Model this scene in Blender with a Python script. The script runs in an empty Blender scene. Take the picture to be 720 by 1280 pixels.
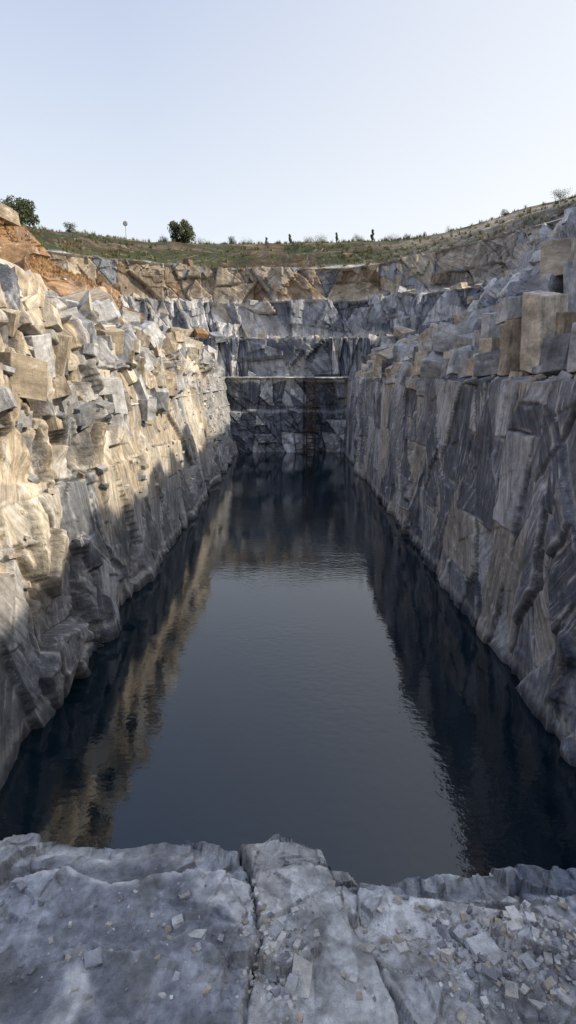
import bpy, bmesh, math, random
import numpy as np
from mathutils import Vector, Matrix, Euler, noise as mnoise
from mathutils.bvhtree import BVHTree

random.seed(7)
SC = bpy.context.scene
TH = math.radians(13.4)
CAMZ = 10.0

# ------------------------------------------------------------------ noise
def h3(ix, iy, iz, seed):
    with np.errstate(over='ignore'):
        a = (ix.astype(np.int64)*374761393 + iy.astype(np.int64)*668265263 + iz.astype(np.int64)*2147483647 + seed*1274126177) & 0xffffffff
        a = ((a ^ (a >> 13))*1274126177) & 0xffffffff
        a = ((a ^ (a >> 16))*2246822519) & 0xffffffff
        a = a ^ (a >> 15)
    return (a & 0xffffff)/float(0xffffff)

def vnoise(x, y, z, seed=0):
    ix, iy, iz = np.floor(x), np.floor(y), np.floor(z)
    fx, fy, fz = x-ix, y-iy, z-iz
    ix, iy, iz = ix.astype(np.int64), iy.astype(np.int64), iz.astype(np.int64)
    fx = fx*fx*(3-2*fx); fy = fy*fy*(3-2*fy); fz = fz*fz*(3-2*fz)
    r = 0
    for dx in (0, 1):
        for dy in (0, 1):
            for dz in (0, 1):
                w = (fx if dx else 1-fx)*(fy if dy else 1-fy)*(fz if dz else 1-fz)
                r = r + w*h3(ix+dx, iy+dy, iz+dz, seed)
    return r*2-1

def fbm(x, y, z, oct=4, seed=0):
    r = 0; a = 1; t = 0
    for o in range(oct):
        r = r + a*vnoise(x*2**o+o*17.3, y*2**o+o*5.1, z*2**o, seed+o)
        t += a; a *= .5
    return r/t

def sstep(a, b, x):
    t = np.clip((x-a)/(b-a), 0, 1)
    return t*t*(3-2*t)

def blur(D, shape, n=1):
    D = D.reshape(shape)
    for _ in range(n):
        Q = np.pad(D, 1, 'edge')
        D = (Q[:-2, 1:-1]+2*Q[1:-1, 1:-1]+Q[2:, 1:-1])/4
        Q = np.pad(D, 1, 'edge')
        D = (Q[1:-1, :-2]+2*Q[1:-1, 1:-1]+Q[1:-1, 2:])/4
    return D.ravel()

def bsp(u, v, size, angs, seed):
    rng = np.random.default_rng(seed)
    u = u.ravel(); v = v.ravel(); n = len(u)
    ids = np.zeros(n, np.int32); edge = np.full(n, 1e3)
    cu = np.zeros(n); cv = np.zeros(n); ang = np.zeros(n)
    W = np.array([a[2] for a in angs], float); W /= W.sum()
    stack = [(np.arange(n), 0.0)]; k = 0
    while stack:
        idx, la = stack.pop()
        uu = u[idx]; vv = v[idx]
        eu = uu.max()-uu.min(); ev = vv.max()-vv.min()
        if len(idx) < 12 or max(eu, ev) < size*rng.uniform(.5, 1.9):
            ids[idx] = k; cu[idx] = uu.mean(); cv[idx] = vv.mean(); ang[idx] = la; k += 1
            continue
        best = None
        for t in range(3):
            a = angs[rng.choice(len(angs), p=W)]
            th = math.radians(a[0]+rng.uniform(-a[1], a[1]))
            d = uu*math.cos(th)+vv*math.sin(th)
            e = d.max()-d.min()
            if best is None or e > best[0]:
                best = (e, d, th)
        e, d, th = best
        s = d.min()+e*rng.uniform(.3, .7)
        edge[idx] = np.minimum(edge[idx], np.abs(d-s))
        m = d < s
        if m.all() or (~m).all():
            ids[idx] = k; cu[idx] = uu.mean(); cv[idx] = vv.mean(); ang[idx] = la; k += 1
            continue
        stack.append((idx[m], th)); stack.append((idx[~m], th))
    R = rng.random((k, 8))
    return ids, edge, u-cu, v-cv, ang, R

# ------------------------------------------------------------------ mesh helpers
SLU = {}
def mesh_from(name, V, F, mat, col=None, lc=None, smooth=False, slab=None):
    me = bpy.data.meshes.new(name)
    V = np.asarray(V, np.float32); F = np.asarray(F, np.int32)
    nv = F.shape[1]
    me.vertices.add(len(V)); me.vertices.foreach_set('co', V.ravel())
    me.loops.add(F.size); me.loops.foreach_set('vertex_index', F.ravel())
    me.polygons.add(len(F))
    me.polygons.foreach_set('loop_start', np.arange(0, F.size, nv, dtype=np.int32))
    me.polygons.foreach_set('loop_total', np.full(len(F), nv, np.int32))
    me.polygons.foreach_set('use_smooth', np.full(len(F), smooth))
    me.update(calc_edges=True)
    if col is not None:
        a = me.attributes.new('col', 'FLOAT_COLOR', 'POINT')
        c = np.ones((len(V), 4), np.float32); c[:, :3] = col
        a.data.foreach_set('color', c.ravel())
    if lc is not None:
        a = me.attributes.new('lc', 'FLOAT_VECTOR', 'POINT')
        a.data.foreach_set('vector', np.asarray(lc, np.float32).ravel())
    if slab is not None:
        # slab-local coordinates, one slab per face (no interpolation across joints)
        ids, du, dv, rot, third = slab
        f0 = F[:, :1]
        cu = SLU['u']-du; cv = SLU['v']-dv
        u_ = SLU['u'][F]-cu[f0]; v_ = SLU['v'][F]-cv[f0]
        ca, sa = np.cos(rot)[f0], np.sin(rot)[f0]; k = ids[f0].astype(float)
        L = np.stack([u_*ca+v_*sa+k*3.7, -u_*sa+v_*ca+0*k, k*1.3+third[F]], 2)
        a = me.attributes.new('lc', 'FLOAT_VECTOR', 'CORNER')
        a.data.foreach_set('vector', L.astype(np.float32).ravel())
    me.materials.append(mat)
    ob = bpy.data.objects.new(name, me)
    SC.collection.objects.link(ob)
    return ob

def grid_faces(nr, nc, flip=False):
    i = np.arange(nr-1)[:, None]*nc + np.arange(nc-1)[None, :]
    i = i.ravel()
    F = np.stack([i, i+1, i+nc+1, i+nc], 1)
    return F[:, ::-1] if flip else F

def polyprof(pts, spacing):
    A = [pts[0][0]]; B = [pts[0][1]]; L = [0.]
    acc = 0
    for k in range(len(pts)-1):
        (a0, b0), (a1, b1) = pts[k], pts[k+1]
        l = math.hypot(a1-a0, b1-b0); n = max(1, int(l/spacing[k]))
        for j in range(1, n+1):
            t = j/n; A.append(a0+(a1-a0)*t); B.append(b0+(b1-b0)*t); L.append(acc+l*t)
        acc += l
    return np.array(A), np.array(B), np.array(L)

SLATE = np.array([.10, .11, .135]); GREY = np.array([.205, .218, .246]); LGREY = np.array([.385, .392, .41])
MGREY = np.array([.11, .122, .15])
TAN = np.array([.40, .34, .265]); PALE = np.array([.55, .50, .42]); RUST = np.array([.27, .175, .11])
BROWN = np.array([.17, .12, .075]); GREEN = np.array([.045, .052, .022]); ORANGE = np.array([.31, .18, .085])

def palette(r, cols, w):
    w = np.cumsum(np.array(w, float)/sum(w))
    k = np.searchsorted(w, np.clip(r, 0, .9999))
    return np.array(cols)[k]

# ------------------------------------------------------------------ materials
def newmat(name):
    m = bpy.data.materials.new(name); m.use_nodes = True
    nt = m.node_tree; nt.nodes.clear()
    out = nt.nodes.new('ShaderNodeOutputMaterial'); b = nt.nodes.new('ShaderNodeBsdfPrincipled')
    nt.links.new(b.outputs[0], out.inputs[0])
    return m, nt, b

def N(nt, t, **kw):
    n = nt.nodes.new(t)
    for k, v in kw.items():
        if k in n.inputs.keys():
            n.inputs[k].default_value = v
        else:
            setattr(n, k, v)
    return n

def math_n(nt, op, a, b=None, clamp=False):
    n = nt.nodes.new('ShaderNodeMath'); n.operation = op; n.use_clamp = clamp
    for i, x in enumerate((a, b)):
        if x is None: continue
        if isinstance(x, (int, float)): n.inputs[i].default_value = x
        else: nt.links.new(x, n.inputs[i])
    return n.outputs[0]

def mapr(nt, src, a, b, c, d):
    n = nt.nodes.new('ShaderNodeMapRange')
    nt.links.new(src, n.inputs[0])
    for i, x in enumerate((a, b, c, d)): n.inputs[i+1].default_value = x
    return n.outputs[0]

def mixc(nt, fac, a, b, mode='MIX'):
    n = nt.nodes.new('ShaderNodeMix'); n.data_type = 'RGBA'; n.blend_type = mode
    for sock, x in ((n.inputs[0], fac), (n.inputs[6], a), (n.inputs[7], b)):
        if isinstance(x, (int, float)): sock.default_value = x
        elif isinstance(x, tuple): sock.default_value = (*x, 1)
        else: nt.links.new(x, sock)
    return n.outputs[2]

def rock_mat(name, fs=1.0, bump=.5, hatch=1.0, vein=.35, bd=.05, crack=.6, stain=.3, hs=(3.2, .22), nc=.35):
    m, nt, b = newmat(name)
    L = nt.links
    tc = N(nt, 'ShaderNodeTexCoord').outputs['Object']
    at = N(nt, 'ShaderNodeAttribute', attribute_name='col').outputs['Color']
    lc = N(nt, 'ShaderNodeAttribute', attribute_name='lc').outputs['Vector']
    def noise(vec, sc, det=6, rough=.6, dist=0):
        n = N(nt, 'ShaderNodeTexNoise'); L.new(vec, n.inputs['Vector'])
        n.inputs['Scale'].default_value = sc; n.inputs['Detail'].default_value = det
        n.inputs['Roughness'].default_value = rough; n.inputs['Distortion'].default_value = dist
        return n.outputs[0]
    n1 = noise(tc, .55*fs, 3, .65, .6); n2 = noise(tc, 3.5*fs, 5, .75)
    mp = N(nt, 'ShaderNodeMapping'); L.new(lc, mp.inputs[0]); mp.inputs['Scale'].default_value = (hs[0]*fs, hs[1]*fs, 1)
    h = noise(mp.outputs[0], 1.6, 5, .72, .25)
    c = mixc(nt, 1.0, at, mapr(nt, n1, .3, .7, .68, 1.32), 'MULTIPLY')
    c = mixc(nt, 1.0, c, mapr(nt, n2, .25, .75, 1-nc, 1+nc), 'MULTIPLY')
    c = mixc(nt, .85*hatch, c, mapr(nt, h, .32, .68, .45, 1.55), 'MULTIPLY')
    band = math_n(nt, 'MULTIPLY', mapr(nt, h, .56, .61, 0, 1), mapr(nt, n1, .48, .56, 0, vein), True)
    c = mixc(nt, band, c, (.56, .56, .57))
    v2 = N(nt, 'ShaderNodeTexVoronoi', feature='DISTANCE_TO_EDGE')
    wv = nt.nodes.new('ShaderNodeVectorMath'); wv.operation = 'MULTIPLY_ADD'
    ncol = N(nt, 'ShaderNodeTexNoise'); L.new(tc, ncol.inputs['Vector']); ncol.inputs['Scale'].default_value = 1.2*fs; ncol.inputs['Detail'].default_value = 3
    L.new(ncol.outputs['Color'], wv.inputs[0]); wv.inputs[1].default_value = (1.3/fs,)*3; L.new(tc, wv.inputs[2])
    mp2 = N(nt, 'ShaderNodeMapping'); L.new(wv.outputs[0], mp2.inputs[0]); mp2.inputs['Scale'].default_value = (1, 1, .5); mp2.inputs['Rotation'].default_value = (.5, .3, .9)
    L.new(mp2.outputs[0], v2.inputs['Vector']); v2.inputs['Scale'].default_value = .9*fs
    ck = mapr(nt, v2.outputs['Distance'], .0, .012, 1, 0)
    ck = math_n(nt, 'MULTIPLY', ck, mapr(nt, n1, .47, .58, 0, crack), True)
    c = mixc(nt, ck, c, (.05, .048, .046))
    st = math_n(nt, 'MULTIPLY', mapr(nt, ncol.outputs[0], .56, .72, 0, 1), mapr(nt, n2, .4, .65, 0, stain), True)
    c = mixc(nt, st, c, (.38, .29, .2))
    L.new(c, b.inputs['Base Color'])
    b.inputs['Roughness'].default_value = .85
    b.inputs['Specular IOR Level'].default_value = .25
    hh = math_n(nt, 'ADD', math_n(nt, 'MULTIPLY', n2, 1.0), math_n(nt, 'MULTIPLY', h, .5*hatch))
    bp = N(nt, 'ShaderNodeBump'); bp.inputs['Strength'].default_value = bump; bp.inputs['Distance'].default_value = bd*4
    L.new(hh, bp.inputs['Height']); L.new(bp.outputs[0], b.inputs['Normal'])
    return m

M_WALL = rock_mat('quarry_rock', 1.0, .45, 1.0, .75, .05)
M_TERR = rock_mat('terrace_rock', .45, .5, .9, .3, .12, .6, .1)
M_LEDGE = rock_mat('ledge_rock', 7.0, .8, .35, .3, .010, .2, .15, (1.4, .5), .38)

# ------------------------------------------------------------------ side walls
def warpY(y0, y1, k, smin):
    ys = [y0]
    while ys[-1] < y1:
        ys.append(ys[-1]+max(smin, k*abs(ys[-1])))
    return np.array(ys)

def build_wall(name, side):
    Y = np.concatenate([np.arange(-8, 9, .3), warpY(9, 79.5, .0028, .032)])
    if side < 0:
        prof = [(7.0, -1.2), (7.35, 1.5), (8.0, 5.6), (8.35, 7.2), (8.7, 9.8), (9.2, 11.8), (10.1, 12.9), (12.5, 13.6), (16, 15.0)]
    else:
        prof = [(7.6, -1.2), (7.8, 1.0), (8.0, 5.5), (8.15, 9.9), (9.7, 10.15), (10.1, 11.2), (11.2, 12.2), (13, 13.2), (16, 14.4)]
    sp = [.055, .04, .04, .04, .045, .05, .12, .25]
    X, Z, L = polyprof(prof, sp)
    YY, ZZ = np.meshgrid(Y, Z); XX = np.meshgrid(Y, X)[1]; LL = np.meshgrid(Y, L)[1]
    nr, nc = YY.shape
    tx = np.gradient(X); tz = np.gradient(Z); ln = np.hypot(tx, tz)
    nx = -tz/ln; nz = tx/ln
    k = np.ones(9)/9
    nx = np.convolve(np.pad(nx, 4, 'edge'), k, 'valid'); nz = np.convolve(np.pad(nz, 4, 'edge'), k, 'valid')
    NX = np.meshgrid(Y, nx)[1].ravel(); NZ = np.meshgrid(Y, nz)[1].ravel()
    y, z, x, l = YY.ravel(), ZZ.ravel(), XX.ravel(), LL.ravel()
    wy = y + .07*fbm(y*.8, l*.8, y*0, 3, 5); wl = l + .07*fbm(y*.8, l*.8, y*0, 3, 9)
    if side < 0:
        id1, e1, du1, dv1, an1, R1 = bsp(wy, wl, 4.6, [(8, 12, .5), (90, 8, .18), (-38, 12, .2), (40, 10, .12)], 21)
        id2, e2, du2, dv2, an2, R2 = bsp(wy, wl, 2.4, [(12, 16, .5), (84, 14, .22), (-38, 15, .28)], 22)
        id3, e3, du3, dv3, an3, R3 = bsp(wy, wl, .8, [(16, 25, .5), (80, 25, .15), (-40, 25, .35)], 23)
        rough = sstep(7.0, 8.2, z+1.8*fbm(y*.12, z*.05, y*0, 2, 31))
        gully = sstep(.35, .6, vnoise(y*.16, z*.04, y*0, 77))
        toe = sstep(1.4, .2, z)*.25
        rough = np.clip(np.maximum(np.maximum(rough, gully*.7), toe), 0.04, 1)
        near = sstep(34, 24, y)
        rough = np.where(z > 6.5, np.maximum(rough*(.12+.88*np.maximum(near, sstep(9.9, 10.8, z))), .04), rough)
        A1, T1, A2, T2, A3, T3 = .22, .075, .60, .36, .06, .18
    else:
        id1, e1, du1, dv1, an1, R1 = bsp(wy, wl, 4.2, [(4, 8, .5), (90, 5, .12), (-28, 8, .23), (32, 8, .15)], 41)
        id2, e2, du2, dv2, an2, R2 = bsp(wy, wl, 2.0, [(5, 18, .5), (85, 20, .1), (-33, 20, .4)], 42)
        id3, e3, du3, dv3, an3, R3 = bsp(wy, wl, .8, [(12, 30, .4), (80, 25, .2), (-40, 25, .4)], 43)
        rough = sstep(9.9, 10.5, z)
        gully = sstep(.44, .60, vnoise(y*.22, z*.06, y*0, 79))
        toe = sstep(.8, .1, z)*.2
        rough = np.clip(np.maximum(np.maximum(rough*.8, gully*.6), toe), 0.03, 1)
        A1, T1, A2, T2, A3, T3 = .16, .035, .40, .28, .05, .16
    r1 = R1[id1]; r2 = R2[id2]; r3 = R3[id3]
    top = sstep(13.0, 14.2, z)
    def cell(A, T, r, du, dv): return A*(r[:, 0]*2-1)+T*(du*(r[:, 1]*2-1)+.7*dv*(r[:, 2]*2-1))*1.5
    D = cell(A1, T1, r1, du1, dv1) + rough*(cell(A2, T2, r2, du2, dv2)+cell(A3, T3, r3, du3, dv3))
    D += .05*(r2[:, 0]*2-1)*(1-rough)
    pres = sstep(-.2, .3, fbm(y*.5, l*.5, y*0, 2, 101))
    D -= np.exp(-(e1/.035)**2)*.18*pres + rough*np.exp(-(e2/.05)**2)*.22*(.4+.6*pres)
    D = blur(D, (nr, nc), 1)
    D += .015*fbm(y*2.5, l*2.5, x, 3, 3) + .10*fbm(y*.3, l*.3, x, 2, 4) + rough*.06*fbm(y*1.6, l*1.6, x, 3, 8)
    D *= (1-.4*top)
    P = np.stack([side*(x+NX*D), y, z+NZ*D*.8], 1)
    tone = (1+.2*fbm(y*.35, l*.35, y*0, 3, 60))[:, None]
    if side < 0:
        pal = palette(r1[:, 3], [GREY, LGREY, TAN, PALE], [.14, .3, .36, .2])
        pal2 = palette(r2[:, 3], [GREY, LGREY, TAN, PALE, MGREY], [.2, .24, .3, .16, .1])
        low_shade = sstep(4.6, 2.6, z + 1.2*fbm(y*.2, z*.2, y*0, 2, 90))[:, None]  # greyer rock colour low down, also painting in the shade on the lower wall
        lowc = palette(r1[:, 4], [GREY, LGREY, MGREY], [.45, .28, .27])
        pal = pal*(1-low_shade*.85) + lowc*low_shade*.85
        pal2 = pal2*(1-low_shade*.8) + lowc*low_shade*.8
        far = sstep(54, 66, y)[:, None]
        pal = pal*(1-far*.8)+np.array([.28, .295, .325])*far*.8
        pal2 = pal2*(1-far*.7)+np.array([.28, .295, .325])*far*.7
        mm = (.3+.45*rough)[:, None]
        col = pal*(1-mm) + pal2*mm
    else:
        pal = palette(r1[:, 3], [GREY, LGREY*1.05, MGREY, np.array([.36, .33, .29])], [.26, .26, .34, .14])
        pal2 = palette(r2[:, 3], [GREY, LGREY, TAN, MGREY], [.26, .3, .12, .32])
        m2 = np.clip(rough*.5+.12, 0, 1)[:, None]
        up = sstep(9.8, 10.4, z)[:, None]
        pal2 = pal2*(1-up*.7)+palette(r2[:, 4], [TAN, PALE, LGREY], [1, 1, 1.5])*up*.7
        col = pal*(1-m2)+pal2*m2
        col = col*(1-up*.3)+pal2*up*.3
    col = col*tone*(.94+.12*r3[:, 3:4])
    cm = np.clip(np.exp(-(e1/.045)**2)*.7*pres + rough*np.exp(-(e2/.05)**2)*.45, 0, .85)[:, None]
    col = col*(1-cm)+np.array([.04, .04, .04])*cm
    ar = (np.exp(-((e1-.12)/.06)**2)*.6*sstep(-.1, .3, fbm(y*1.3, l*1.3, y*0, 3, 102)))[:, None]
    col = col*(1-ar)+np.array([.58, .56, .53])*ar
    wet = sstep(.45, .05, z)[:, None]
    col = col*(1-.5*wet)
    line = (np.exp(-((z-.55)/.12)**2)*.5)[:, None]
    col = col*(1-line)+np.array([.45, .43, .39])*line
    rot = (r1[:, 5]-.5)*1.6
    SLU['u'] = wy; SLU['v'] = wl
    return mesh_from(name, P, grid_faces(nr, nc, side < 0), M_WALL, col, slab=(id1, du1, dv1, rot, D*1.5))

wallL = build_wall('quarry_wall', -1)
wallR = build_wall('quarry_wall', 1)

# ------------------------------------------------------------------ end wall
def build_end():
    X = np.arange(-10, 10.01, .09); zz = np.concatenate([np.arange(-1, 10.2, .09)])
    XX, ZZ = np.meshgrid(X, zz)
    x, z = XX.ravel(), ZZ.ravel()
    id1, e1, du, dv, an, R = bsp(x+.1*fbm(x, z, x*0, 2, 1), z, 3.8, [(0, 15, .4), (90, 6, .3), (40, 12, .3)], 61)
    id2, e2, du2, dv2, an2, R2 = bsp(x, z, 1.2, [(0, 25, .4), (90, 20, .3), (45, 20, .3)], 62)
    r = R[id1]; r2 = R2[id2]
    D = .4*(r[:, 0]*2-1) + .12*(du*(r[:, 1]*2-1)+dv*(r[:, 2]*2-1)) + .22*(r2[:, 0]*2-1)+.2*(du2*(r2[:, 1]*2-1)+dv2*(r2[:, 2]*2-1))
    D += .1*fbm(x*2, z*2, x*0, 3, 7) - .12*np.exp(-(e1/.07)**2)
    edge = 5.7+.3*fbm(x*.6, x*0, x*0, 3, 5)
    D += .7*sstep(edge+.2, edge-.2, z)
    D -= 1.3*sstep(2.0, 2.4, x)*sstep(6.6, 6.2, x)*sstep(10.4, 9.8, z)*.9
    D *= sstep(10.2, 9.7, z)*.75+.25
    P = np.stack([x, 78.6-D, z+.12*fbm(x*1.1, x*0, x*0, 3, 77)*sstep(9, 10, z)], 1)
    col = palette(r[:, 3], [GREY, MGREY, LGREY, SLATE], [.3, .3, .25, .15])*1.3
    col = col*(.7+.6*r2[:, 3:4])
    c = (np.exp(-(e1/.09)**2)*.4)[:, None]; col = col*(1-c)+.04*c
    lip = sstep(9.4, 9.7, z+.3*fbm(x*1.5, x*0, x*0, 3, 78))[:, None]; col = col*(1-lip)+np.array([.72, .72, .7])*lip
    lip = (sstep(-.5, -.1, z-edge)*sstep(.3, .05, z-edge))[:, None]*.45; col = col*(1-lip)+np.array([.45, .45, .45])*lip
    SLU['u'] = x; SLU['v'] = z
    return mesh_from('quarry_end_wall', P, grid_faces(len(zz), len(X)), M_WALL, col, slab=(id1, du, dv, (r[:, 5]-.5)*2, D))
build_end()

# ------------------------------------------------------------------ amphitheatre terraces + surrounding ground
def build_terraces():
    back = [(-.6, 10.15), (9, 10.3), (9.6, 15.9), (24.5, 16.4), (25.3, 23.2), (42.5, 24.2), (43.6, 31.6), (50, 32.8), (58, 37.5), (72, 42.5), (95, 44.5), (300, 42), (1400, 20)]
    side = [(-.6, 8.6), (3.6, 12.0), (6, 13.4), (12, 17.0), (14, 20.0), (22, 23.8), (24, 28.0), (32, 31.5), (45, 39.0), (58, 42.0), (80, 43.5), (300, 42), (1400, 20)]
    nseg = [22, 40, 20, 46, 20, 56, 14, 22, 26, 14, 12, 12]
    T = [0]
    for k, n in enumerate(nseg):
        for j in range(1, n+1): T.append(k+j/n)
    T = np.array(T)
    kk = np.arange(len(back))
    bR = np.interp(T, kk, [p[0] for p in back]); bZ = np.interp(T, kk, [p[1] for p in back])
    sR = np.interp(T, kk, [p[0] for p in side]); sZ = np.interp(T, kk, [p[1] for p in side])
    R0 = 3.0; HX = 9.0; YE = 78.0
    cols = []
    ysl = list(np.concatenate([np.arange(-60, 20, 1.0), np.arange(20, YE-R0, .35)]))
    for yv in ysl: cols.append((-HX, yv, -1, 0, 1.0, -200+yv))
    nC = 320
    for j in range(nC):
        a = math.pi - (j/nC)*math.pi/2
        cols.append((-HX+R0+R0*math.cos(a), YE-R0+R0*math.sin(a), math.cos(a), math.sin(a), 0, -200+YE-R0+j/nC*70))
    for xv in np.linspace(-HX+R0, HX-R0, 34):
        cols.append((xv, YE, 0, 1, 0, -200+YE-R0+70+xv+6))
    for j in range(1, nC+1):
        a = math.pi/2-(j/nC)*math.pi/2
        cols.append((HX-R0+R0*math.cos(a), YE-R0+R0*math.sin(a), math.cos(a), math.sin(a), 0, -200+YE+79+j/nC*70))
    for yv in ysl[::-1]: cols.append((HX, yv, 1, 0, 1.0, 200-yv+30))
    C = np.array(cols)
    ang = np.degrees(np.arctan2(np.abs(C[:, 2]), C[:, 3]))
    w = sstep(62, 90, ang); w = w*w
    right = sstep(.1, .95, C[:, 2]); left = sstep(.1, .95, -C[:, 2])
    nr, nc = len(T), len(C)
    Rr = bR[:, None]*(1-w)+sR[:, None]*w
    Zz = bZ[:, None]*(1-w)+sZ[:, None]*w
    hs = 1 + (.19*right - .02*left)[None, :]*sstep(12, 50, Rr)
    Zz = 10+(Zz-10)*hs
    px = C[None, :, 0]+C[None, :, 2]*Rr; py = C[None, :, 1]+C[None, :, 3]*Rr
    S = np.broadcast_to(C[None, :, 5], Rr.shape)
    wob = 2.4*fbm(S*.05, T[:, None]*.25+0*S, 0*S, 3, 55)*sstep(5, 14, Rr) + .6*fbm(S*.4, T[:, None]*.5+0*S, 0*S, 3, 58)*sstep(5, 14, Rr)
    px = px+C[None, :, 2]*wob; py = py+C[None, :, 3]*wob
    Zz = Zz + (.8*fbm(S*.045, T[:, None]*.5+0*S, 0*S, 3, 66)+.3*fbm(S*.35, T[:, None]*.7+0*S, 0*S, 4, 68))*sstep(8, 20, Rr)
    dl = np.hypot(np.diff(Rr, axis=0), np.diff(Zz, axis=0)); Lq = np.vstack([np.zeros((1, nc)), np.cumsum(dl, 0)])
    Lmid = np.minimum(Lq, 140)
    tt = np.broadcast_to(T[:, None], Rr.shape)
    gr = np.gradient(Rr, axis=0); gz = np.gradient(Zz, axis=0); gl = np.hypot(gr, gz)+1e-9
    nr_ = -gz/gl; nz_ = gr/gl
    steep = np.clip(-nr_, 0, 1)
    nr_[1:-1] = (nr_[:-2]+nr_[1:-1]+nr_[2:])/3; nz_[1:-1] = (nz_[:-2]+nz_[1:-1]+nz_[2:])/3
    s = S.ravel(); l = Lmid.ravel()
    su = s+.3*fbm(s*.3, l*.3, s*0, 2, 2)
    id1, e1, du, dv, an, R = bsp(su, l, 9, [(5, 20, .35), (90, 10, .1), (38, 12, .35), (-35, 12, .2)], 71)
    id2, e2, du2, dv2, an2, R2 = bsp(s, l, 2.6, [(0, 25, .4), (90, 20, .2), (45, 20, .4)], 72)
    r = R[id1]; r2 = R2[id2]
    D = .8*(r[:, 0]*2-1)+.24*(du*(r[:, 1]*2-1)+.4*dv*(r[:, 2]*2-1)) + .3*(r2[:, 0]*2-1)+.22*(du2*(r2[:, 1]*2-1)+dv2*(r2[:, 2]*2-1))
    D -= .25*np.exp(-(e1/.15)**2)
    D += .4*fbm(s*.3, l*.3, s*0, 4, 12)
    Dn = D.copy()
    D = D.reshape(Rr.shape)
    sidezone = np.broadcast_to(w[None, :], Rr.shape)
    hill = sstep(7.0, 7.6, tt)
    st = np.maximum(sstep(.4, .95, steep), .35*sidezone+.04)
    amp = st*(1-.75*hill)*sstep(900, 60, Rr)*sstep(-.6, 2, Rr)
    D = D*amp + hill*.6*fbm(S*.12, Lmid*.12, 0*S, 4, 15)*sstep(300, 90, Rr)
    px = px + C[None, :, 2]*nr_*D; py = py+C[None, :, 3]*nr_*D; Zz = Zz+nz_*D
    far = sstep(120, 500, Rr)
    Zz = Zz + far*6*fbm(px*.006, py*.006, 0*px, 3, 19)
    P = np.stack([px.ravel(), py.ravel(), Zz.ravel()], 1)
    rr = np.clip(r[:, 3]*.75+.25*r2[:, 3], 0, .999)
    face = palette(rr, [MGREY*1.3, GREY*1.15, np.array([.34, .35, .375]), np.array([.52, .52, .53]), np.array([.50, .46, .40])], [.28, .22, .2, .17, .13])
    topf = sstep(4.9, 5.3, tt.ravel())[:, None]*sstep(.6, -.6, s/60)[:, None]
    browny = palette(rr, [BROWN, np.array([.24, .195, .15]), TAN*.85, GREY], [.22, .3, .23, .25])
    face = face*(1-topf)+browny*topf
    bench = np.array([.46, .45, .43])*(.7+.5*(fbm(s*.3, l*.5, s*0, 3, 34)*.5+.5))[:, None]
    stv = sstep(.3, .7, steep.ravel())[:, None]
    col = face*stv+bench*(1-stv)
    col = col*(1+.35*fbm(s*.25, l*.25, s*0, 3, 35))[:, None]
    wl_ = .13+.10*fbm(s*.5, l*0, s*0, 3, 36)
    for tl in (3, 5, 7):
        q = np.exp(-((tt.ravel()-tl)/wl_)**2)[:, None]*(1-sidezone.ravel()[:, None])*.9*(1.0 if tl < 7 else .3)
        col = col*(1-q)+np.array([.70, .67, .62])*q
    # darker colour at the foot of every face
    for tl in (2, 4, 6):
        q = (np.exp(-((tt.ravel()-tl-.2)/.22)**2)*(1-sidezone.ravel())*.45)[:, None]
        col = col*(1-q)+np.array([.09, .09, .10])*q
    g = fbm(s*.15, l*.25, s*0, 4, 44)
    soil = np.where((g > -.02)[:, None], GREEN, np.where((g > -.25)[:, None], BROWN*.42, np.array([.115, .09, .06])))
    h = sstep(6.85, 7.2, tt).ravel()[:, None]
    sz = sidezone.ravel()[:, None]
    lft = np.broadcast_to((C[:, 2] < 0)[None, :], Rr.shape).ravel()[:, None]
    lh = np.clip(np.broadcast_to(left[None, :], Rr.shape).ravel()[:, None]*sstep(3, 8, Rr).ravel()[:, None]*sstep(.3, .9, sz+.2), 0, 1)
    earth = np.where((g > .1)[:, None], ORANGE, np.where((g > -.15)[:, None], np.array([.24, .155, .1]), np.array([.38, .29, .2])))
    col = col*(1-lh*.9)+earth*lh*.9
    rh = (np.broadcast_to(right[None, :], Rr.shape).ravel()[:, None])*(1-lft)
    t_ = tt.ravel()[:, None]
    col = col*(1+.1*rh)
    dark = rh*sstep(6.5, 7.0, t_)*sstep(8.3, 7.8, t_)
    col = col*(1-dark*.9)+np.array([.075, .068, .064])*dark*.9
    col = col*(1-h*(1-rh))+soil*h*(1-rh)
    pb = rh*sstep(7.8, 8.2, t_)
    col = col*(1-pb)+(np.where((g > .0)[:, None], np.array([.4, .32, .24]), np.array([.26, .19, .13])))*pb
    rim = sstep(8.7, 9.0, t_)
    gcol = np.where((g > -.1)[:, None], np.array([.06, .07, .028]), np.array([.15, .12, .07]))
    col = col*(1-rim)+gcol*rim
    SLU['u'] = su; SLU['v'] = l
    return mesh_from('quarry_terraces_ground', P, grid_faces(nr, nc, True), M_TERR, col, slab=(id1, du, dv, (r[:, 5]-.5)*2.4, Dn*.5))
terr = build_terraces()

def bvh(ob):
    me = ob.data
    return BVHTree.FromPolygons([v.co for v in me.vertices], [tuple(p.vertices) for p in me.polygons])
BT = bvh(terr); BL = bvh(wallL); BR = bvh(wallR)
def drop(x, y, trees=None):
    best = None
    for b in (trees or (BT, BL, BR)):
        h = b.ray_cast(Vector((x, y, 90)), Vector((0, 0, -1)))
        if h[0] is not None and (best is None or h[0].z > best.z): best = h[0]
    return best

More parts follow.
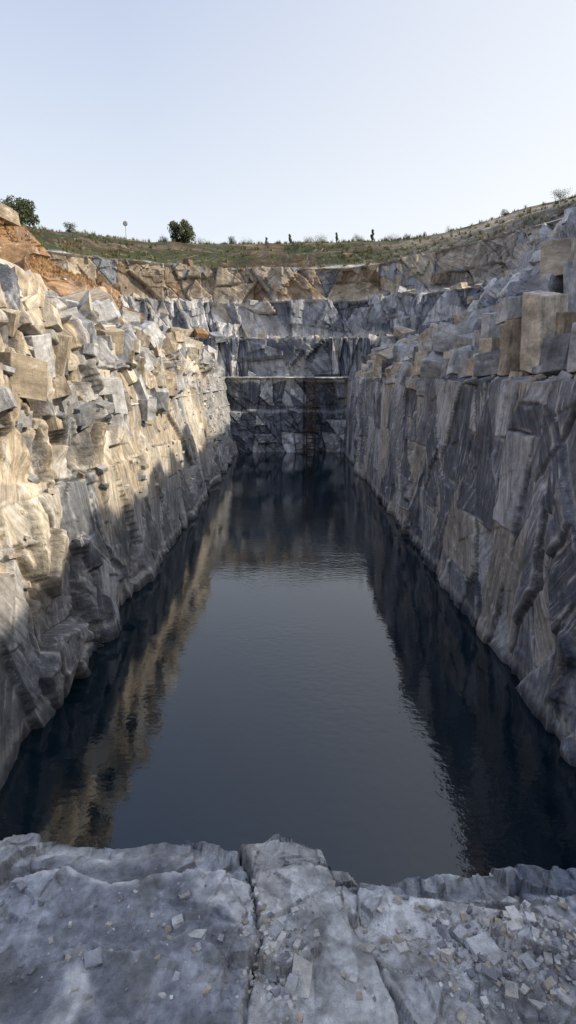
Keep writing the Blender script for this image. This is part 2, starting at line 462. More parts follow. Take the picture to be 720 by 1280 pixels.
# ------------------------------------------------------------------ angular blocks
def proto_block(seed, flat=1.0, n=13, cuts=2, rect=False):
    rnd = random.Random(seed)
    bm = bmesh.new()
    pts = []
    for sx in (-1, 1):
        for sy in (-1, 1):
            for sz in (-1, 1):
                if rect:
                    pts.append((sx*rnd.uniform(.78, 1), sy*rnd.uniform(.78, 1), sz*rnd.uniform(.72, 1)))
                elif rnd.random() < .9:
                    pts.append((sx*rnd.uniform(.65, 1), sy*rnd.uniform(.6, 1), sz*rnd.uniform(.6, 1)*flat))
    if not rect:
        for _ in range(n-8):
            v = Vector((rnd.gauss(0, 1), rnd.gauss(0, 1), rnd.gauss(0, 1))).normalized()*rnd.uniform(.8, 1.05)
            pts.append((v.x, v.y, v.z*flat))
    for p in pts: bm.verts.new(p)
    r = bmesh.ops.convex_hull(bm, input=bm.verts)
    bmesh.ops.delete(bm, geom=list({g for g in r['geom_interior']+r['geom_unused'] if isinstance(g, bmesh.types.BMVert)}), context='VERTS')
    bmesh.ops.dissolve_limit(bm, angle_limit=math.radians(12 if rect else 18), verts=bm.verts, edges=bm.edges)
    bmesh.ops.bevel(bm, geom=list(bm.edges), offset=.022, segments=1, affect='EDGES', profile=.5)
    bmesh.ops.triangulate(bm, faces=bm.faces)
    for _ in range(cuts):
        long = [e for e in bm.edges if e.calc_length() > .25]
        if long: bmesh.ops.subdivide_edges(bm, edges=long, cuts=1)
        bmesh.ops.triangulate(bm, faces=bm.faces)
    k = .6 if rect else 1
    for v in bm.verts:
        nn = mnoise.noise_vector(v.co*1.6+Vector((seed, 0, 0)))
        v.co += nn*.06*k + mnoise.noise_vector(v.co*6+Vector((seed, 3, 0)))*.02
    bm.verts.index_update()
    V = np.array([v.co[:] for v in bm.verts]); F = np.array([[v.index for v in f.verts] for f in bm.faces])
    bm.free()
    return V, F

PROT = [proto_block(s, n=random.choice([8, 9, 10, 12])) for s in range(26)]
PREC = [proto_block(s+300, rect=True) for s in range(18)]

def build_blocks(name, items, mat, prot=PROT, smooth=False):
    VS, FS, CS, LS = [], [], [], []; o = 0
    for i, it in enumerate(items):
        loc, sc, eul, col = it[:4]
        pr = it[4] if len(it) > 4 else prot
        V, F = pr[i % len(pr)]
        M = np.array(Euler(eul).to_matrix())
        W = (V*np.array(sc))
        VS.append(W@M.T+np.array(loc)); FS.append(F+o); o += len(V)
        CS.append(np.tile(np.array(col), (len(V), 1)))
        LS.append(W+np.array([i*3.1, 0, i*1.7]))
    return mesh_from(name, np.vstack(VS), np.vstack(FS), mat, np.vstack(CS), np.vstack(LS), smooth)

def rcol(cols, w):
    c = random.choices(cols, w)[0]
    return tuple(np.array(c)*random.uniform(.8, 1.2))

U = random.uniform
items = []
for i in range(250):
    y = U(6, 78); k = random.random()
    x = -(9.2+k*4.5)
    s = random.choice([.35, .5, .7, .9, 1.2])*U(.7, 1.1)
    if k < .35: s *= .8
    p = drop(x, y, (BL,))
    if p is None: continue
    items.append(((x, y, p.z+s*.1), (s*U(.7, 1.3), s*U(.7, 1.2), s*U(.5, 1.2)), (U(-.5, .5), U(-.5, .5), U(0, 6.3)), rcol([TAN, PALE, LGREY, GREY], [4, 3, 4, 2]), PROT if random.random() < .5 else PREC))
for i in range(80):
    y = U(12, 42); zt = U(8.2, 12.2)
    h = BL.ray_cast(Vector((0, y, zt)), Vector((-1, 0, 0)))
    if h[0] is None: continue
    s = U(.3, .75)
    items.append(((h[0].x-s*.25, y, zt), (s*U(.7, 1.1), s*U(.7, 1.2), s*U(.7, 1.5)), (U(-.35, .35), U(-.35, .35), U(-.5, .5)), rcol([TAN, PALE, LGREY, GREY], [3, 3, 4, 2]), PREC))
for i in range(200):
    y = U(9, 76); x = -U(7.6, 9.0)
    p = drop(x, y, (BL,))
    if p is None or p.z > 12.5: continue
    s = U(.06, .24)
    items.append(((x, y, p.z+s*.2), (s*U(.7, 1.5), s*U(.7, 1.2), s*U(.4, .9)), (U(-.4, .4), U(-.4, .4), U(0, 6.3)), rcol([TAN, PALE, LGREY, GREY], [4, 3, 3, 2])))
build_blocks('rock_rubble', items, M_WALL)
items = []
for i in range(300):
    y = U(12, 76); k = random.random(); x = (9.0 if y > 30 else 10.2)+k*3.6
    s = random.choice([.35, .5, .7, .9, 1.15])*U(.7, 1.1)
    p = drop(x, y, (BR,))
    if p is None: continue
    items.append(((x, y, p.z+s*.15), (s*U(.7, 1.3), s*U(.7, 1.2), s*U(.6, 1.3)), (U(-.4, .4), U(-.4, .4), U(0, 6.3)), rcol([TAN, PALE, LGREY, GREY], [3, 3, 4, 2]), PROT if random.random() < .5 else PREC))
yy = 13.2
while yy < 44:
    big = 1.25 if yy < 24 else .9
    ly_ = U(.45, 1.1)*big; hgt = U(.4, 1.05)*big; x = U(8.95, 9.5)
    z = 10.1
    if random.random() < (1 if yy < 26 else .7):
        items.append(((x, yy+ly_, z+hgt*.9), (U(.55, .9), ly_, hgt), (U(-.1, .1), U(-.12, .12), U(-.3, .3)), rcol([TAN, PALE, LGREY, GREY], [2, 3, 4, 3]), PREC))
        z += hgt*1.7
        for kx in range(3):
            if random.random() < (.85, .65, .5)[kx]*(1 if yy < 26 else .6) and z < 14.3-yy*.02:
                h2 = U(.3, .75)*big; l2 = ly_*U(.55, 1.05)
                items.append(((x+U(.0, .5)+.25*kx, yy+ly_+U(-.35, .35), z+h2*.85), (U(.45, .85), l2, h2), (U(-.2, .2), U(-.2, .2), U(-.7, .7)), rcol([TAN, PALE, LGREY, GREY], [3, 3, 4, 2]), PREC))
                z += h2*1.65
    yy += ly_*2*U(.85, 1.3)
for (x, y, z, sx, sy, sz, rz, c) in [(9.1, 21.0, 11.6, .5, .8, 1.6, .1, PALE), (10.3, 17.5, 13.2, .9, 1.5, .8, .1, TAN), (10.2, 14.6, 13.0, .9, 1.2, 1.0, .1, TAN),
      (10.6, 8, 13, 1.6, 2.2, 4.0, .4, GREY), (10.6, 4, 13, 1.6, 2.2, 4.6, 1.4, GREY),  # GREY ones: tall blocks out of view, added to keep sun off the ledge
      (10.6, 0, 13, 1.6, 2.6, 5, .8, GREY), (10.6, -4, 13, 1.6, 2.4, 5, .3, GREY), (10.6, -8, 13, 1.6, 2.4, 4.6, 1.3, GREY)]:
    items.append(((x, y, z), (sx, sy, sz), (U(-.12, .12), U(-.12, .12), rz), tuple(c*U(.9, 1.1)), PREC))
for i in range(220):
    y = U(9, 76); x = U(8.25, 9.6)
    p = drop(x, y, (BR,))
    if p is None: continue
    s = U(.06, .26)
    items.append(((x, y, p.z+s*.2), (s*U(.7, 1.5), s*U(.7, 1.2), s*U(.4, .9)), (U(-.4, .4), U(-.4, .4), U(0, 6.3)), rcol([TAN, PALE, LGREY, GREY], [4, 3, 3, 2])))
build_blocks('rock_rubble', items, M_WALL)
items = []
for i in range(800):
    q = random.random()
    if q < .45:
        y = U(15, 100); x = -U(13, 50)
        cc = rcol([TAN, RUST, PALE, BROWN, ORANGE], [3, 4, 1, 2, 1]); s = random.choice([.4, .7, 1.1, 1.6])*U(.7, 1.2)
        if x < -21 and x > -30 and y > 42 and random.random() < .7: continue
    elif q < .75:
        y = U(15, 100); x = U(13, 50); cc = rcol([GREY, LGREY, TAN, MGREY], [3, 4, 3, 1]); s = random.choice([.4, .7, 1.1, 1.6])*U(.7, 1.2)
    else:
        a = U(-1.5, 1.5); r = random.choice([U(10, 24), U(26, 42), U(44, 60)])+3
        x = math.sin(a)*r; y = 75+math.cos(a)*r; cc = rcol([GREY, LGREY, TAN, MGREY], [3, 3, 3, 2]); s = random.choice([.2, .3, .5, .8])*U(.7, 1.2)
        if r > 46: cc = tuple(BROWN*.9)
    p = drop(x, y, (BT,))
    if p is None: continue
    items.append(((x, y, p.z+s*.1), (s*U(.7, 1.5), s*U(.7, 1.2), s*U(.5, 1.1)), (U(-.4, .4), U(-.4, .4), U(0, 6.3)), cc))
build_blocks('boulder_field', items, M_WALL)

# ------------------------------------------------------------------ foreground ledge
def ledge_xy(px, py, h=1.6):
    dx = (px-360)/700; dv = (640-py)/700
    yy = math.cos(TH)+dv*math.sin(TH); zz = -math.sin(TH)+dv*math.cos(TH)
    t = h/-zz
    return dx*t, yy*t
def build_ledge():
    X = np.concatenate([np.arange(-12, -1.5, .25), np.arange(-1.5, 1.5, .0045), np.arange(1.5, 12.1, .25)])
    vt = np.concatenate([np.arange(-9, -1.0, .25), np.arange(-1.0, 0, .0045)])
    dn = np.concatenate([np.arange(0.004, .12, .006), np.arange(.12, 1, .03), np.arange(1, 9.6, .2)])
    epx = [-200, 0, 60, 130, 200, 290, 345, 395, 412, 440, 500, 515, 560, 620, 680, 720, 900]
    epy = [1062, 1060, 1057, 1061, 1054, 1059, 1052, 1064, 1072, 1078, 1087, 1080, 1071, 1074, 1066, 1070, 1064]
    ex, ey = zip(*[ledge_xy(a, b) for a, b in zip(epx, epy)])
    nt_, nd = len(vt), len(dn)
    ye = np.interp(X, ex, ey) + .02*fbm(X*7, X*0, X*0, 4, 3)
    ye = ye + np.where(np.abs(X) > 1.5, .25*vnoise(X*.7, X*0, X*0, 8), 0)
    Yt = ye[None, :]+vt[:, None]
    Yd = ye[None, :]+.02+ .16*np.sqrt(dn)[:, None]+0*X[None, :]
    Zd = -dn[:, None]+0*X[None, :]
    Yy = np.vstack([Yt, Yd]); Z = np.vstack([0*Yt, Zd]); XX = np.broadcast_to(X[None, :], Yy.shape)
    x, y, z = XX.ravel(), Yy.ravel(), Z.ravel()
    yb = y-np.broadcast_to(ye, Yy.shape).ravel()
    near = sstep(-1.1, -.9, yb)
    ontop = np.exp(-np.maximum(0, -z)/.08)
    def seg(pp):
        pts = [ledge_xy(a, b) for a, b in pp]
        d = np.full(len(x), 9.); sgn = np.zeros(len(x))
        for (ax, ay), (bx, by) in zip(pts[:-1], pts[1:]):
            vx, vy = bx-ax, by-ay; L2 = vx*vx+vy*vy
            t = np.clip(((x-ax)*vx+(y-ay)*vy)/L2, 0, 1)
            qx, qy = x-ax-t*vx, y-ay-t*vy
            q = np.hypot(qx, qy); m = q < d
            sgn = np.where(m, np.sign(vx*qy-vy*qx), sgn); d = np.where(m, q, d)
        return d, sgn
    wob = .035
    x0, y0 = x, y
    x = x+wob*fbm(x*5, y*5, x*0, 5, 91); y = y+wob*fbm(x*5, y*5, x*0, 5, 92)
    dA, sA = seg([(300, 1030), (312, 1075), (318, 1130), (325, 1190), (312, 1250), (300, 1330)])
    dB, sB = seg([(400, 1040), (412, 1085), (440, 1150), (470, 1220), (500, 1300)])
    dC, sC = seg([(408, 1068), (470, 1100), (560, 1112), (640, 1128), (760, 1140)])
    dD, sD = seg([(435, 1130), (500, 1180), (570, 1225), (640, 1300)])
    dE, sE = seg([(60, 1235), (110, 1215), (170, 1210), (230, 1185), (270, 1200), (320, 1195)])
    dF, sF = seg([(-40, 1130), (60, 1100), (130, 1120), (220, 1095), (310, 1110)])
    def pick(s, X_, Y_): return s == s[np.argmin((x0-X_)**2+(y0-Y_)**2)]
    leftS = pick(sA, -.6, 1.3); rightS = pick(sB, .8, 1.3); centre = (~leftS) & (~rightS)
    backR = rightS & pick(sC, .7, 1.65); lowR = rightS & pick(sD, .2, 1.1) & ~backR
    fl = leftS & pick(sE, -.5, 1.05); bk = leftS & pick(sF, -.5, 1.6)
    AN = [(20, 35, .4), (85, 30, .3), (-40, 30, .3)]
    id1, e1, du, dv, an, R = bsp(x, y*1.3, .42, AN, 81)
    id2, e2, du2, dv2, an2, R2 = bsp(x, y, .14, AN, 82)
    id3, e3, du3, dv3, an3, R3 = bsp(x, y, .045, AN, 84)
    r = R[id1]; r2 = R2[id2]; r3 = R3[id3]
    H = np.where(leftS, .035, 0) + np.where(centre, .055-.04*(x0), 0)
    H += np.where(rightS, -.01-.05*(x0-.1), 0)
    H += np.where(backR, -.07, 0) + np.where(lowR, .05, 0) + np.where(fl, .045, 0) - np.where(bk, .035, 0)
    rgh = np.clip(.5+1.8*fbm(x*2, y*2, x*0, 3, 13)+np.where(rightS, .25, 0)+np.where(backR, .5, 0)-np.where(centre, .4, 0), .08, 1)
    H += rgh*(.04*(r[:, 0]*2-1)+.15*(du*(r[:, 1]*2-1)+dv*(r[:, 2]*2-1)))
    H += rgh*.9*(.018*(r2[:, 0]*2-1)+.22*(du2*(r2[:, 1]*2-1)+dv2*(r2[:, 2]*2-1)))
    H += rgh**2*.7*(.007*(r3[:, 0]*2-1)+.22*(du3*(r3[:, 1]*2-1)+dv3*(r3[:, 2]*2-1)))
    cw = .6+.4*sstep(-.3, .4, fbm(x0*4, y0*4, x*0, 3, 55))
    crack = (np.exp(-(dA/.008)**2)*.05+np.exp(-(dB/.006)**2)*.04+np.exp(-(dC/.010)**2)*.05*rightS+np.exp(-(dD/.006)**2)*.025*rightS)*cw+np.exp(-(dE/.005)**2)*.015*leftS
    H -= crack
    H += .035*fbm(x0*1.5, y0*1.5, x*0, 3, 14)+.012*fbm(x0*9, y0*9, x*0, 5, 15)+.005*fbm(x0*45, y0*45, x*0, 3, 16)
    H -= .03*sstep(-.10, .0, yb)**2
    idc, ec, duc, dvc, anc, Rc = bsp(x0, z, .9, [(0, 20, .5), (90, 15, .5)], 83)
    cliff = (Rc[idc][:, 0]*2-1)*.12*np.clip(-z*3, 0, 1)
    P = np.stack([x0, y0+cliff, CAMZ-1.6+z+H*ontop*(.3+.7*near)], 1)
    n = fbm(x0*4, y0*4, x*0, 4, 17); n9 = fbm(x0*14, y0*14, x*0, 4, 21); n40 = fbm(x0*60, y0*60, x*0, 3, 23)
    base = np.where(leftS[:, None], np.array([.30, .315, .35]), np.where(centre[:, None], np.array([.50, .50, .49]), np.array([.44, .44, .445])))
    base = np.where(backR[:, None], np.array([.20, .225, .27]), base)
    base = base*(1+.55*n[:, None])*(1+.3*n9[:, None])*(1+.3*n40[:, None])*(.8+.4*r2[:, 3:4])*(.9+.2*r3[:, 3:4])
    pale = np.clip(sstep(.08, .22, fbm(x0*3, y0*3, x*0, 6, 18))*.8*(.4+.6*sstep(-.3, .15, n9)), 0, .95)
    edgep = np.clip(np.exp(-(dA/.022)**2)*.6+np.exp(-(dB/.022)**2)*.85+np.exp(-(dC/.020)**2)*.9*rightS+np.exp(-(dF/.018)**2)*.85*leftS+np.exp(-(dD/.015)**2)*.7*rightS+np.exp(-(dE/.012)**2)*.5*leftS
                   + np.exp(-((yb+.025)/.045)**2)*.8*(~backR), 0, .95)*(.45+.55*sstep(-.3, .1, n9))
    pale = np.maximum(pale, edgep)[:, None]
    base = base*(1-pale)+np.array([.84, .83, .81])*pale
    lich = (sstep(.22, .34, fbm(x0*11, y0*11, x*0, 4, 37))*.45)[:, None]
    base = base*(1-lich)+np.array([.20, .195, .185])*lich
    dk = np.clip((np.exp(-(dA/.006)**2)*.8+np.exp(-(dB/.005)**2)*.8+np.exp(-(dC/.006)**2)*rightS+.7*np.exp(-(dD/.004)**2)*rightS)*cw+np.exp(-(dE/.004)**2)*leftS*.8+np.exp(-(e2/.002)**2)*rgh*.45+np.exp(-(e1/.003)**2)*rgh*.5, 0, .9)[:, None]
    base = base*(1-dk)+np.array([.07, .066, .062])*dk
    ds = (np.exp(-(dD/.05)**2)*.3*rightS+sstep(.1, .5, fbm(x0*2.2, y0*2.2, x*0, 3, 27))*.4*rightS+np.exp(-((dA-.03)/.03)**2)*.35*centre)[:, None]
    base = base*(1-ds)+np.array([.42, .37, .31])*ds
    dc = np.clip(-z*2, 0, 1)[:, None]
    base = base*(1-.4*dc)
    lc = np.stack([x0, y0, r[:, 4]*0], 1)
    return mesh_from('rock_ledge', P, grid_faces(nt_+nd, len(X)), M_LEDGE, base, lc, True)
ledge = build_ledge()
BG = bvh(ledge)
items = []
def peb(px, py, s, col, fl=.45):
    x, y = ledge_xy(px, py)
    h = BG.ray_cast(Vector((x, y, 12)), Vector((0, 0, -1)))
    if h[0] is None: return
    items.append(((x, y, h[0].z+s*.25*fl), (s, s*U(.6, .9), s*fl), (U(-.15, .15), U(-.15, .15), U(0, 6.3)), tuple(np.array(col)*U(.85, 1.15))))
peb(375, 1243, .052, (.72, .68, .62), .25); peb(223, 1163, .02, (.85, .84, .82), .7); peb(603, 1176, .045, (.7, .7, .7), .22)
peb(595, 1250, .018, (.7, .7, .68)); peb(690, 1216, .024, (.3, .31, .34)); peb(100, 1215, .045, (.4, .41, .43), .25); peb(120, 1228, .03, (.38, .39, .42), .3)
peb(655, 1165, .03, (.5, .51, .53)); peb(20, 1058, .022, (.6, .59, .57)); peb(636, 1146, .02, (.6, .56, .5)); peb(610, 1195, .018, (.55, .5, .43))
for i in range(1200):
    q = random.random()
    if q < .5: px, py = random.gauss(635, 65), random.gauss(1175, 36)
    elif q < .68: px, py = random.gauss(345, 18), random.gauss(1220, 30)
    elif q < .76: px, py = random.gauss(316, 7), U(1080, 1260)
    else: px, py = U(0, 720), U(1080, 1280)
    peb(px, py, random.choice([.003, .004, .006, .009])*U(.6, 1.5)*(2.0 if random.random() < (.3 if q < .5 else .1) else 1), random.choice([(.62, .59, .54), (.5, .5, .51), (.74, .72, .68), (.48, .42, .34), (.28, .28, .31)]), .55)
PP = [proto_block(s+100, n=10, cuts=1) for s in range(10)]
build_blocks('gravel', items, M_LEDGE, PP)

# ------------------------------------------------------------------ water
m, nt, b = newmat('quarry_water')
tc = N(nt, 'ShaderNodeTexCoord').outputs['Object']
b.inputs['Base Color'].default_value = (.002, .011, .019, 1)
b.inputs['IOR'].default_value = 1.74
mp = N(nt, 'ShaderNodeMapping'); nt.links.new(tc, mp.inputs[0]); mp.inputs['Scale'].default_value = (1, 1.5, 1)
n1 = N(nt, 'ShaderNodeTexNoise'); nt.links.new(mp.outputs[0], n1.inputs[0]); n1.inputs['Scale'].default_value = 3.2; n1.inputs['Detail'].default_value = 4
n2 = N(nt, 'ShaderNodeTexNoise'); nt.links.new(mp.outputs[0], n2.inputs[0]); n2.inputs['Scale'].default_value = .5; n2.inputs['Detail'].default_value = 2
n3 = N(nt, 'ShaderNodeTexNoise'); nt.links.new(tc, n3.inputs[0]); n3.inputs['Scale'].default_value = .09; n3.inputs['Detail'].default_value = 3
amp = mapr(nt, n3.outputs[0], .45, .62, .2, .8)
hh = math_n(nt, 'ADD', math_n(nt, 'MULTIPLY', n1.outputs[0], .014), math_n(nt, 'MULTIPLY', n2.outputs[0], .014))
hh = math_n(nt, 'MULTIPLY', hh, amp)
bp = N(nt, 'ShaderNodeBump'); bp.inputs['Strength'].default_value = 1.0; bp.inputs['Distance'].default_value = 1.0
nt.links.new(hh, bp.inputs['Height']); nt.links.new(bp.outputs[0], b.inputs['Normal'])
b.inputs['Roughness'].default_value = .03
mesh_from('quarry_water', [(-11, -8, 0), (11, -8, 0), (11, 80, 0), (-11, 80, 0)], [[0, 1, 2, 3]], m)

# ------------------------------------------------------------------ simple materials
def plain(name, c1, c2, sc=3, rough=.8, metal=0):
    m, nt, b = newmat(name)
    tc = N(nt, 'ShaderNodeTexCoord').outputs['Object']
    n = N(nt, 'ShaderNodeTexNoise'); nt.links.new(tc, n.inputs[0]); n.inputs['Scale'].default_value = sc; n.inputs['Detail'].default_value = 4
    nt.links.new(mixc(nt, mapr(nt, n.outputs[0], .35, .65, 0, 1), c1, c2), b.inputs['Base Color'])
    b.inputs['Roughness'].default_value = rough; b.inputs['Metallic'].default_value = metal
    return m
M_RUST = plain('rusty_steel', (.05, .03, .022), (.11, .065, .045), 4, .7, .3)
M_BARK = plain('bark', (.06, .045, .03), (.12, .09, .06), 3)
M_LEAF = plain('leaf_green', (.025, .04, .018), (.055, .07, .026), .8)
M_DRY = plain('dry_grass', (.26, .145, .06), (.40, .26, .12), .6)
M_GRASS = plain('green_grass', (.05, .065, .022), (.15, .14, .055), .12)
M_METAL = plain('grey_metal', (.3, .3, .3), (.4, .4, .4), 3, .5, .6)

def box_bm(bm, a, bb, w):
    a = Vector(a); bb = Vector(bb); d = (bb-a); L = d.length
    q = d.to_track_quat('Z', 'Y')
    bmesh.ops.create_cube(bm, size=1, matrix=Matrix.Translation((a+bb)/2) @ q.to_matrix().to_4x4() @ Matrix.Diagonal((w, w, L, 1)))
bm = bmesh.new()
lx, ly = 2.55, 76.6
for dx in (0, 1.15):
    for dy in (0, .7):
        box_bm(bm, (lx+dx, ly+dy, .1), (lx+dx, ly+dy, 9.9), .15)
z = .5; k = 0
while z < 9.9:
    box_bm(bm, (lx, ly, z), (lx+1.15, ly, z), .11)
    if k % 3 == 0:
        box_bm(bm, (lx, ly, z), (lx, ly+.7, z), .1); box_bm(bm, (lx+1.15, ly, z), (lx+1.15, ly+.7, z), .1)
        box_bm(bm, (lx, ly+.7, z), (lx+1.15, ly+.7, z), .1)
    if k % 4 == 0 and z < 8.3:
        box_bm(bm, (lx, ly, z), (lx+1.15, ly, z+1.9), .08)
    z += .5; k += 1
for zz in (3.2, 6.4):
    box_bm(bm, (lx-.5, ly-.14, zz), (lx+1.7, ly-.14, zz), .18)
me = bpy.data.meshes.new('access_ladder'); bm.to_mesh(me); bm.free(); me.materials.append(M_RUST)
SC.collection.objects.link(bpy.data.objects.new('access_ladder', me))

# ------------------------------------------------------------------ vegetation
def leaves(centers, radii, n, size, rnd):
    V = []; F = []
    for i in range(n):
        k = rnd.randrange(len(centers)); c = centers[k]; r = radii[k]
        d = Vector((rnd.gauss(0, 1), rnd.gauss(0, 1), rnd.gauss(0, 1))).normalized()*r*(rnd.random()**.45)
        p = c+d
        if p.z < .05: p.z = .05+rnd.random()*.3
        a = Vector((rnd.gauss(0, 1), rnd.gauss(0, 1), rnd.gauss(0, 1))).normalized(); bb = a.orthogonal().normalized()
        s = size*rnd.uniform(.6, 1.4); o = len(V)
        V += [p-a*s, p+bb*s*.5, p+a*s, p-bb*s*.5]; F.append([o, o+1, o+2, o+3])
    return V, F

def tree(name, loc, h, wd, seed, n=2200, slim=False):
    rnd = random.Random(seed)
    e = bpy.data.objects.new(name, None); e.location = loc; SC.collection.objects.link(e)
    bm = bmesh.new()
    def limb(a, bb, r0, r1):
        d = bb-a; q = d.to_track_quat('Z', 'Y')
        bmesh.ops.create_cone(bm, segments=7, radius1=r0, radius2=r1, depth=d.length, matrix=Matrix.Translation((a+bb)/2)@q.to_matrix().to_4x4())
    top = Vector((rnd.uniform(-.1, .1)*h, 0, h*.6))
    limb(Vector((0, 0, -.4)), top, h*.035, h*.015)
    cs = []; rs = []
    for i in range(14 if not slim else 6):
        a = rnd.uniform(0, 6.28); rr = wd*.5*rnd.uniform(.2, .75)
        zc = h*rnd.uniform(.12, .78)
        if slim: rr *= .5; zc = h*(.25+.12*i)
        c = Vector((math.cos(a)*rr, math.sin(a)*rr, zc))
        st = Vector((0, 0, h*rnd.uniform(.1, .4)))
        limb(st, c, h*.015, h*.005)
        cs.append(c); rs.append(wd*rnd.uniform(.15, .25))
    cs.append(Vector((0, 0, h*.45))); rs.append(wd*.3)
    me = bpy.data.meshes.new('trunk'); bm.to_mesh(me); bm.free(); me.materials.append(M_BARK)
    o = bpy.data.objects.new('trunk', me); SC.collection.objects.link(o); o.parent = e
    V, F = leaves(cs, rs, n, h*.045, rnd)
    o = mesh_from('foliage', [v[:] for v in V], F, M_LEAF); o.parent = e
    return e

def silhouette(px, ymin=60):
    ta = ((px-360)/700)/1.085
    best = None
    for i in range(0, 150):
        y = ymin+i*.8; x = ta*y
        p = drop(x, y, (BT,))
        if p is None: continue
        el = (p.z-CAMZ)/math.hypot(x, y)
        if best is None or el > best[0]: best = (el, p)
    return best[1]
for i, (px, h, wd, slim) in enumerate([(30, 27, 33, 0), (8, 15, 20, 0), (227, 25, 31, 0), (88, 12, 18, 0), (290, 9, 13, 0), (363, 12, 7, 1), (402, 9, 22, 0), (421, 13, 5, 1), (448, 9, 18, 0), (465, 15, 6, 1), (695, 12, 24, 0), (333, 8, 5, 1), (510, 7, 12, 0), (628, 8, 12, 0), (560, 6, 14, 0), (250, 6, 18, 0), (310, 6, 20, 0), (385, 7, 14, 0), (490, 7, 20, 0), (205, 7, 14, 0)]):
    p = silhouette(px)
    f = math.hypot(p.x, p.y)/700
    tree('round_bush' if not slim else 'young_tree', (p.x, p.y, p.z-.25), h*f, wd*f, 50+i, 4200 if h > 20 else 900, bool(slim))
p = silhouette(158)
bm = bmesh.new()
bmesh.ops.create_cone(bm, segments=10, radius1=.09, radius2=.07, depth=3.6, cap_ends=True, matrix=Matrix.Translation((0, 0, 1.5)))
bmesh.ops.create_cone(bm, segments=28, radius1=.55, radius2=.55, depth=.08, cap_ends=True, matrix=Matrix.Translation((0, -.12, 3.3))@Matrix.Rotation(math.pi/2, 4, 'X'))
bmesh.ops.create_cone(bm, segments=28, radius1=.44, radius2=.4, depth=.05, cap_ends=True, matrix=Matrix.Translation((0, -.19, 3.3))@Matrix.Rotation(math.pi/2, 4, 'X'))
me = bpy.data.meshes.new('round_sign_post'); bm.to_mesh(me); bm.free(); me.materials.append(M_METAL)
o = bpy.data.objects.new('round_sign_post', me); o.location = p; SC.collection.objects.link(o)

def tufts(name, pts, mat, seed, blades=14, hgt=.5):
    rnd = random.Random(seed); V = []; F = []
    for (p, s) in pts:
        for k in range(blades):
            a = rnd.uniform(0, 6.28); r = rnd.uniform(0, .5)*s; bx = p.x+math.cos(a)*r; by = p.y+math.sin(a)*r
            hh = hgt*s*rnd.uniform(.5, 1.2); wv = s*.09; ln = rnd.uniform(-.4, .4)*s; l2 = rnd.uniform(-.3, .3)*s
            o = len(V); ca, sa = math.cos(a+1.3)*wv, math.sin(a+1.3)*wv
            V += [(bx-ca, by-sa, p.z-.15), (bx+ca, by+sa, p.z-.15), (bx+ln, by+l2, p.z+hh)]; F.append([o, o+1, o+2])
    return mesh_from(name, V, F, mat)
pts = []
for i in range(2600):
    a = U(-1.7, 1.6); r = U(49, 75)+3
    x = math.sin(a)*r; y = 75+math.cos(a)*r
    if mnoise.noise(Vector((x*.07, y*.07, 3))) < .0 and random.random() < .85: continue
    p = drop(x, y, (BT,))
    if p: pts.append((p, U(.4, 1.3)))
for i in range(420):
    px = U(45, 660)
    if mnoise.noise(Vector((px*.03, 0, 5))) < -.05 and random.random() < .8: continue
    p = silhouette(px); pts.append((p, U(.3, .9)*(1 if random.random() < .85 else 1.8)))
tufts('rim_grass', pts, M_GRASS, 5, 12, .7)
pts = []
for i in range(3000):
    y = U(38, 80); x = -U(19, 34)
    if mnoise.noise(Vector((x*.12, y*.08, 8))) < -.02: continue
    p = drop(x, y, (BT,))
    if p: pts.append((p, U(.4, .9)))
tufts('dry_grass', pts, M_DRY, 6, 14, .5)

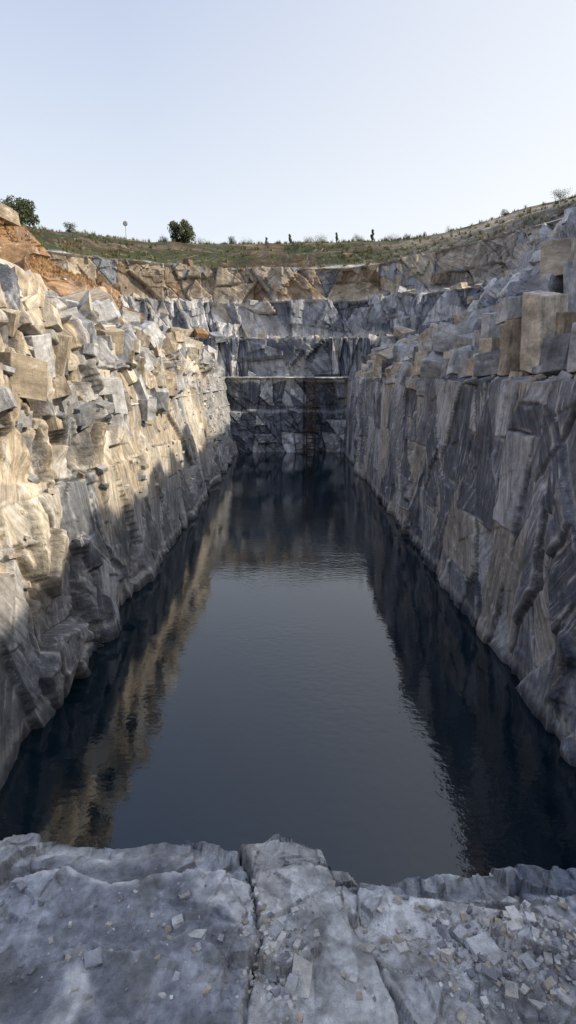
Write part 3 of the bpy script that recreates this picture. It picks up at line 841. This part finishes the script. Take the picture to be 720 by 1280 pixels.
# ------------------------------------------------------------------ light & sky
EL = math.radians(33.0); AZ = math.radians(98)
w = bpy.data.worlds.new('World'); SC.world = w; w.use_nodes = True
nt = w.node_tree; bg = nt.nodes['Background']
sky = nt.nodes.new('ShaderNodeTexSky'); sky.sky_type = 'NISHITA'; sky.sun_disc = False
sky.sun_elevation = EL; sky.sun_rotation = AZ
sky.air_density = 1.0; sky.dust_density = 3.0; sky.ozone_density = 1.0
v = Vector((math.sin(AZ)*math.cos(EL), math.cos(AZ)*math.cos(EL), math.sin(EL)))
tcw = nt.nodes.new('ShaderNodeTexCoord')
sep = nt.nodes.new('ShaderNodeSeparateXYZ'); nt.links.new(tcw.outputs['Generated'], sep.inputs[0])
hz = mapr(nt, sep.outputs[2], .18, .72, 0, 1)
haze = mixc(nt, hz, (5.9, 6.15, 6.4), (2.35, 3.05, 4.8))
dt = nt.nodes.new('ShaderNodeVectorMath'); dt.operation = 'DOT_PRODUCT'
nt.links.new(tcw.outputs['Generated'], dt.inputs[0]); dt.inputs[1].default_value = (.93, .1, .15)
glow = mapr(nt, dt.outputs['Value'], -.05, .9, 0, 1)
haze2 = mixc(nt, glow, haze, (7.2, 7.1, 6.8))
nish = mixc(nt, 1.0, sky.outputs[0], (.35, .35, .35), 'MULTIPLY')
tot = mixc(nt, 1.0, nish, haze2, 'ADD')
nt.links.new(tot, bg.inputs[0]); bg.inputs[1].default_value = .13
sd = bpy.data.lights.new('sun', 'SUN'); sd.energy = 5.0; sd.angle = math.radians(.5); sd.color = (1, .87, .67)
so = bpy.data.objects.new('sun', sd); SC.collection.objects.link(so)
so.rotation_euler = v.to_track_quat('Z', 'Y').to_euler(); so.location = (40, 0, 60)

cd = bpy.data.cameras.new('camera'); co = bpy.data.objects.new('camera', cd); SC.collection.objects.link(co)
cd.sensor_fit = 'VERTICAL'; cd.sensor_height = 36; cd.lens = 36*700/1280; cd.clip_end = 5000; cd.clip_start = .05
co.location = (0, 0, CAMZ); co.rotation_euler = (math.pi/2-TH, 0, 0)
SC.camera = co
SC.view_settings.view_transform = 'Standard'; SC.view_settings.look = 'None'; SC.view_settings.exposure = 0; SC.view_settings.gamma = 1
